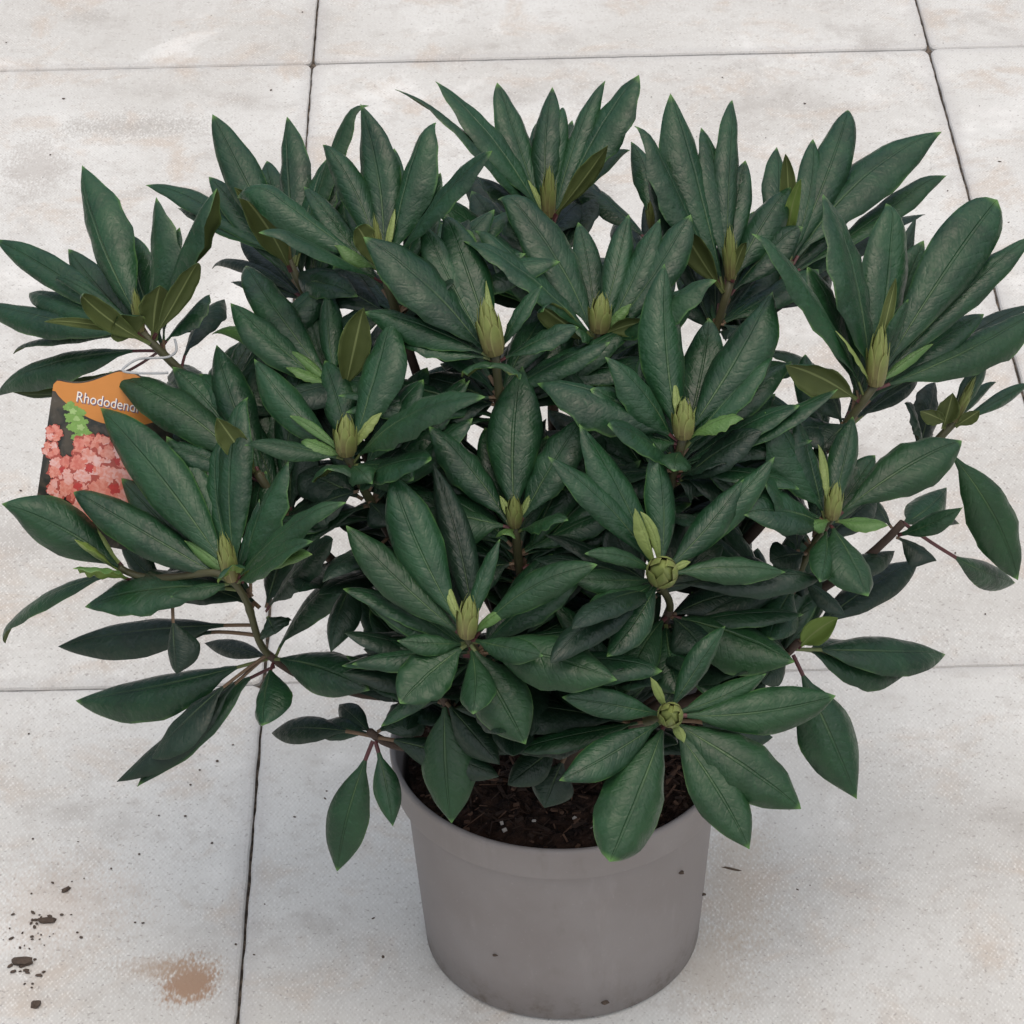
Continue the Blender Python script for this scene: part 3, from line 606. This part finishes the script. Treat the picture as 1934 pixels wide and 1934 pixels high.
# ------------------------------------------------------------------ picture label hanging on a wire
lab = empty('plant_label'); tag(lab, 'picture label with orange top and coral flowers wired to the left stem', 'label')
org = at_y(103, 712, .03); LS = PXM(org)
lab.location = org
ang = R_(-10.3); tilt = R_(-13)
ex = RT*math.cos(ang)+UP*math.sin(ang); ey0 = -RT*math.sin(ang)+UP*math.cos(ang)
ez = -FW
ey = (ey0*math.cos(tilt)-ez*math.sin(tilt)).normalized(); en = ex.cross(ey).normalized()
ST = 1/math.cos(tilt)
def lp(x, y, h=0.): return tuple(ex*(x*LS)+ey*(-y*LS*ST)+en*h)        # card millimetres from photo-sized units
def to_card(px_, py_):
    dx, dy = px_-103, py_-712; c, s = math.cos(ang), math.sin(ang)
    return dx*c - dy*s, dx*s + dy*c
def flat(name, outline, h, mat, parent=lab, th=.0):
    n = len(outline); cx = sum(p[0] for p in outline)/n; cy = sum(p[1] for p in outline)/n
    V = [lp(x, y, h) for x, y in outline] + [lp(x, y, h-th) for x, y in outline]
    F = [tuple(range(n))[::-1]]
    if th:
        F.append(tuple(range(n, 2*n))); F += [(i, (i+1) % n, n+(i+1) % n, n+i) for i in range(n)]
    return mesh_obj(name, V, F, [mat], parent, None, False)
CW, CH = 238, 300
def topedge(x): return 6*math.sin(x/CW*2*math.pi*1.0+.3)*(1 if x < 120 else .6) - 34*math.exp(-((x-132)/62)**2)
xs_ = [i*CW/40 for i in range(41)]
card = [(x, topedge(x)+(10*(1-min(1, x/9))**2)+(10*(1-min(1, (CW-x)/9))**2)) for x in xs_] + [(CW, CH-8), (CW-8, CH), (8, CH), (0, CH-8)]
def m_card():
    g = NG('label photo ground'); P = g.pos(); n = g.noise(P, 190, 4, .65); m = g.noise(g.map(P, (4, 2, 1)), 80, 3, .6, .8)
    c = g.mix(g.ss(m, .4, .62), (.022, .024, .020), (.075, .062, .045)); c = g.mix(g.ss(n, .6, .75, 0, .5), c, (.13, .12, .10))
    return g.fin(c, .32, None, .5)
flat('card', card, 0, m_card(), th=.0006)
ORG = m_plain('orange print', (.58, .235, .055), .35, .05); EDGE = m_plain('pale print edge', (.66, .43, .22), .35, .05)
def lowedge(x): return 26+44*math.sin(math.pi*min(1, max(0, (x-6)/(CW-12))))**.75
flat('orange_band', [(x, topedge(x)+2.5+(10*(1-min(1, x/9))**2)+(10*(1-min(1, (CW-x)/9))**2)) for x in xs_] + [(x, max(lowedge(x), topedge(x)+12)) for x in xs_[::-1]], .0003, ORG)
def blobs(name, cx, cy, r, mat, h, lobes=5, amp=.28, rot=0., sq=1.):
    x0, y0 = to_card(cx, cy); pts = []
    for k in range(40):
        a = 2*math.pi*k/40; rr = r*(1+amp*math.cos(lobes*(a+rot))+.09*math.sin(11*a+rot*7)+.06*math.sin(17*a+rot*3)); pts.append((x0+rr*math.cos(a), y0+rr*math.sin(a)*sq))
    return flat(name, pts, h, mat)
G1, G2 = m_plain('print green', (.20, .36, .09), .35, .35, 500), m_plain('print green pale', (.34, .50, .19), .35, .25, 500)
random.seed(3)
for k, (x, y, r) in enumerate([(131,768,12),(146,778,13),(133,788,13),(150,797,14),(138,806,13),(157,816,13),(146,826,13),(160,832,10),(136,776,7),(150,806,7),(143,790,6),(155,823,6)]):
    blobs('print_leaf', x, y, r, G1 if k < 8 else G2, .0004+.00004*k, random.choice((3, 4, 5)), .18, random.random()*6, .8)
def m_petal(name, cc):
    g = NG(name); P = g.pos(); n = g.noise(P, 260, 3, .65, .8); return g.fin(g.mix(g.ss(n, .36, .64), *cc), .3, None, .5)
CORAL = [m_plain('print coral', c, .35, .16, 420) for c in ((.66, .20, .145), (.72, .29, .23), (.74, .40, .36))]
PETAL = [m_petal('print petal %s' % 'abcd'[i], c) for i, c in enumerate([((.62, .19, .135), (.72, .33, .26)), ((.68, .25, .19), (.74, .43, .38)), ((.70, .30, .24), (.76, .50, .47)), ((.60, .16, .12), (.70, .28, .22))])]
SHADE = m_plain('print coral shade', (.40, .085, .065), .35, .3, 420)
RED = m_plain('print red throat', (.48, .055, .05), .35, .3, 600); PINK = m_plain('print pale pink', (.74, .47, .45), .35, .12, 400)
fl = [(99,817,17,2),(92,848,17,2),(112,884,27,1),(160,846,28,1),(188,838,20,2),(104,922,22,1),(215,868,34,0),(140,914,36,0),(163,880,36,1),(160,954,32,1),(210,918,46,0)]
for k, (x, y, r, c) in enumerate(fl):
    h = .0010+.00009*k; rot = random.random()*6
    f = blobs('print_flower', x, y, r*.98, SHADE, h, 5, .10, rot)
    for q in range(5):                     # ruffled petals, paler towards the rim
        a = -rot+q*2*math.pi/5; xx, yy = x+r*.60*math.cos(a), y+r*.60*math.sin(a)*.92
        blobs('print_petal', xx, yy, r*.40, PETAL[random.randrange(4)], h+.000008*(q+1), 3, .14, random.random()*6)
        if q % 2: blobs('print_petal_fold', x+r*.34*math.cos(a+.62), y+r*.34*math.sin(a+.62), r*.13, CORAL[0], h+.000055, 2, .4, random.random()*6)
    if r > 24: blobs('print_throat', x+r*.05, y+r*.08, r*.22, RED, h+.000065, 4, .2, random.random()*6)
# lettering
WHITE = m_plain('print white', (.82, .78, .72), .4, .03); INK = m_plain('print lettering shade', (.16, .12, .20), .4, .1)
def word(txt, x, y, h, mat, ht, name):
    cu = bpy.data.curves.new(name, 'FONT'); cu.body = txt; cu.size = ht*LS*1.4; cu.resolution_u = 3
    tmp = bpy.data.objects.new(name, cu); COL.objects.link(tmp)
    dg = bpy.context.evaluated_depsgraph_get(); me = bpy.data.meshes.new_from_object(tmp.evaluated_get(dg)); bpy.data.objects.remove(tmp)
    for v in me.vertices:
        X, Y_ = v.co.x*.92/LS, v.co.y*1.05/LS; v.co = Vector(lp(x+X, y-Y_-.0*X, h))
    me.materials.clear(); me.materials.append(mat)
    o = bpy.data.objects.new(name, me); COL.objects.link(o); o.parent = lab; return o
x0, y0 = to_card(141, 757)
word('Rhododendron', x0+2.0, y0+2.0, .00045, INK, 19, 'lettering_shade'); word('Rhododendron', x0, y0, .0006, WHITE, 19, 'lettering')
WIRE = m_plain('galvanised wire', (.36, .38, .39), .4, .2, 300, .6)
Wc = CEN['a']
wp = [(330, 640, .0), (333, 662, -.01), (318, 674, -.02), (290, 676, -.024), (262, 678, -.03), (240, 690, -.036), (232, 700, -.040), (250, 704, -.045), (290, 705, -.045), (322, 704, -.044)]
raw = [at_y(x, y, .045+Y*.5) for x, y, Y in wp]
ws = []
for i in range(len(raw)-1):
    for q in range(5):
        t = q/5; p0, p1, p2, p3 = raw[max(i-1, 0)], raw[i], raw[i+1], raw[min(i+2, len(raw)-1)]
        ws.append(.5*((2*p1)+(p2-p0)*t+(2*p0-5*p1+4*p2-p3)*t*t+(3*p1-p0-3*p2+p3)*t**3))
tube('wire', ws, [.0008]*len(ws), [WIRE], lab, None, 7)

# ------------------------------------------------------------------ crumbs on the slabs
def crumb(name, px_, py_, s, lab_, st=(1, 1, .6), rot=0, cat='crumb', mat=DIRT):
    o = lump(name, at_z(px_, py_, s*st[2]*.5), s, mat, None, px_, st, rot); return tag(o, lab_, cat)
crumb('soil_crumb', 88, 1738, .0034, 'bar shaped dark soil crumb on the front left slab', (2.0, .8, .6), .05)
crumb('soil_crumb', 42, 1816, .0042, 'largest dark soil clump near the left edge of the floor', (1.9, 1.0, .7), -.1)
crumb('soil_crumb', 68, 1896, .0036, 'small round soil crumb nearest the bottom left corner', (1, .9, .7), .5)
crumb('soil_crumb', 124, 1680, .0024, 'small crooked soil crumb farthest from the camera in the spilled patch', (1.4, .8, .6), .6)
crumb('bark_twig', 1382, 1641, .0012, 'thin brown bark sliver on the slab right of the pot', (5.5, .8, .7), -.35, 'twig', m_plain('twig bark', (.10, .075, .055), .9, .4))
random.seed(9)
bm = bmesh.new()
def speck(px_, py_, s):
    p = at_z(px_, py_, s*.3); g_ = bmesh.ops.create_icosphere(bm, subdivisions=1, radius=1); a = random.uniform(0, 6.3); e = random.uniform(1, 2.0)
    for v in g_['verts']:
        k = 1+.4*noise.noise(v.co*2+p*500); x, y = v.co.x*e*k, v.co.y*k
        v.co = p+Vector((x*math.cos(a)-y*math.sin(a), x*math.sin(a)+y*math.cos(a), v.co.z*.5*k))*s
for k in range(34): speck(random.gauss(78, 38), random.gauss(1752, 42), random.choice((.0006, .0008, .001, .0013)))
for k in range(10): speck(random.gauss(45, 22), random.gauss(1830, 20), random.choice((.0008, .0012, .0016)))
for x, y, s in [(120,186,.0020),(512,170,.0021),(95,292,.0018),(12,80,.0014),(410,1437,.0022),(377,1454,.0015),(300,1540,.0013),(360,1482,.0015),(263,1613,.0017),(400,1592,.0017),(255,1742,.0016),(270,1743,.0014),(445,1783,.0018),(723,1807,.0019),(480,1803,.0013),(1888,305,.0019),(1790,360,.0013),(1506,1680,.0014),(1530,1672,.0010),(617,1494,.0014),(614,1508,.0012),(62,1584,.0017),(350,1541,.0016),(1835,950,.0013),(60,1865,.0013),(1905,420,.0012),(1520,195,.0015),(1850,200,.0011),(210,1640,.0012)]: speck(x, y, s*.6)
for k in range(50): speck(random.uniform(0, 1934), random.uniform(0, 1934), random.choice((.0005, .0006, .0008)))
me = bpy.data.meshes.new('soil_specks'); bm.to_mesh(me); bm.free(); me.materials.append(DIRT)
o = bpy.data.objects.new('soil_specks', me); COL.objects.link(o); tag(o, 'scattered tiny dark soil specks on the pale slabs', 'soil', kind='stuff')
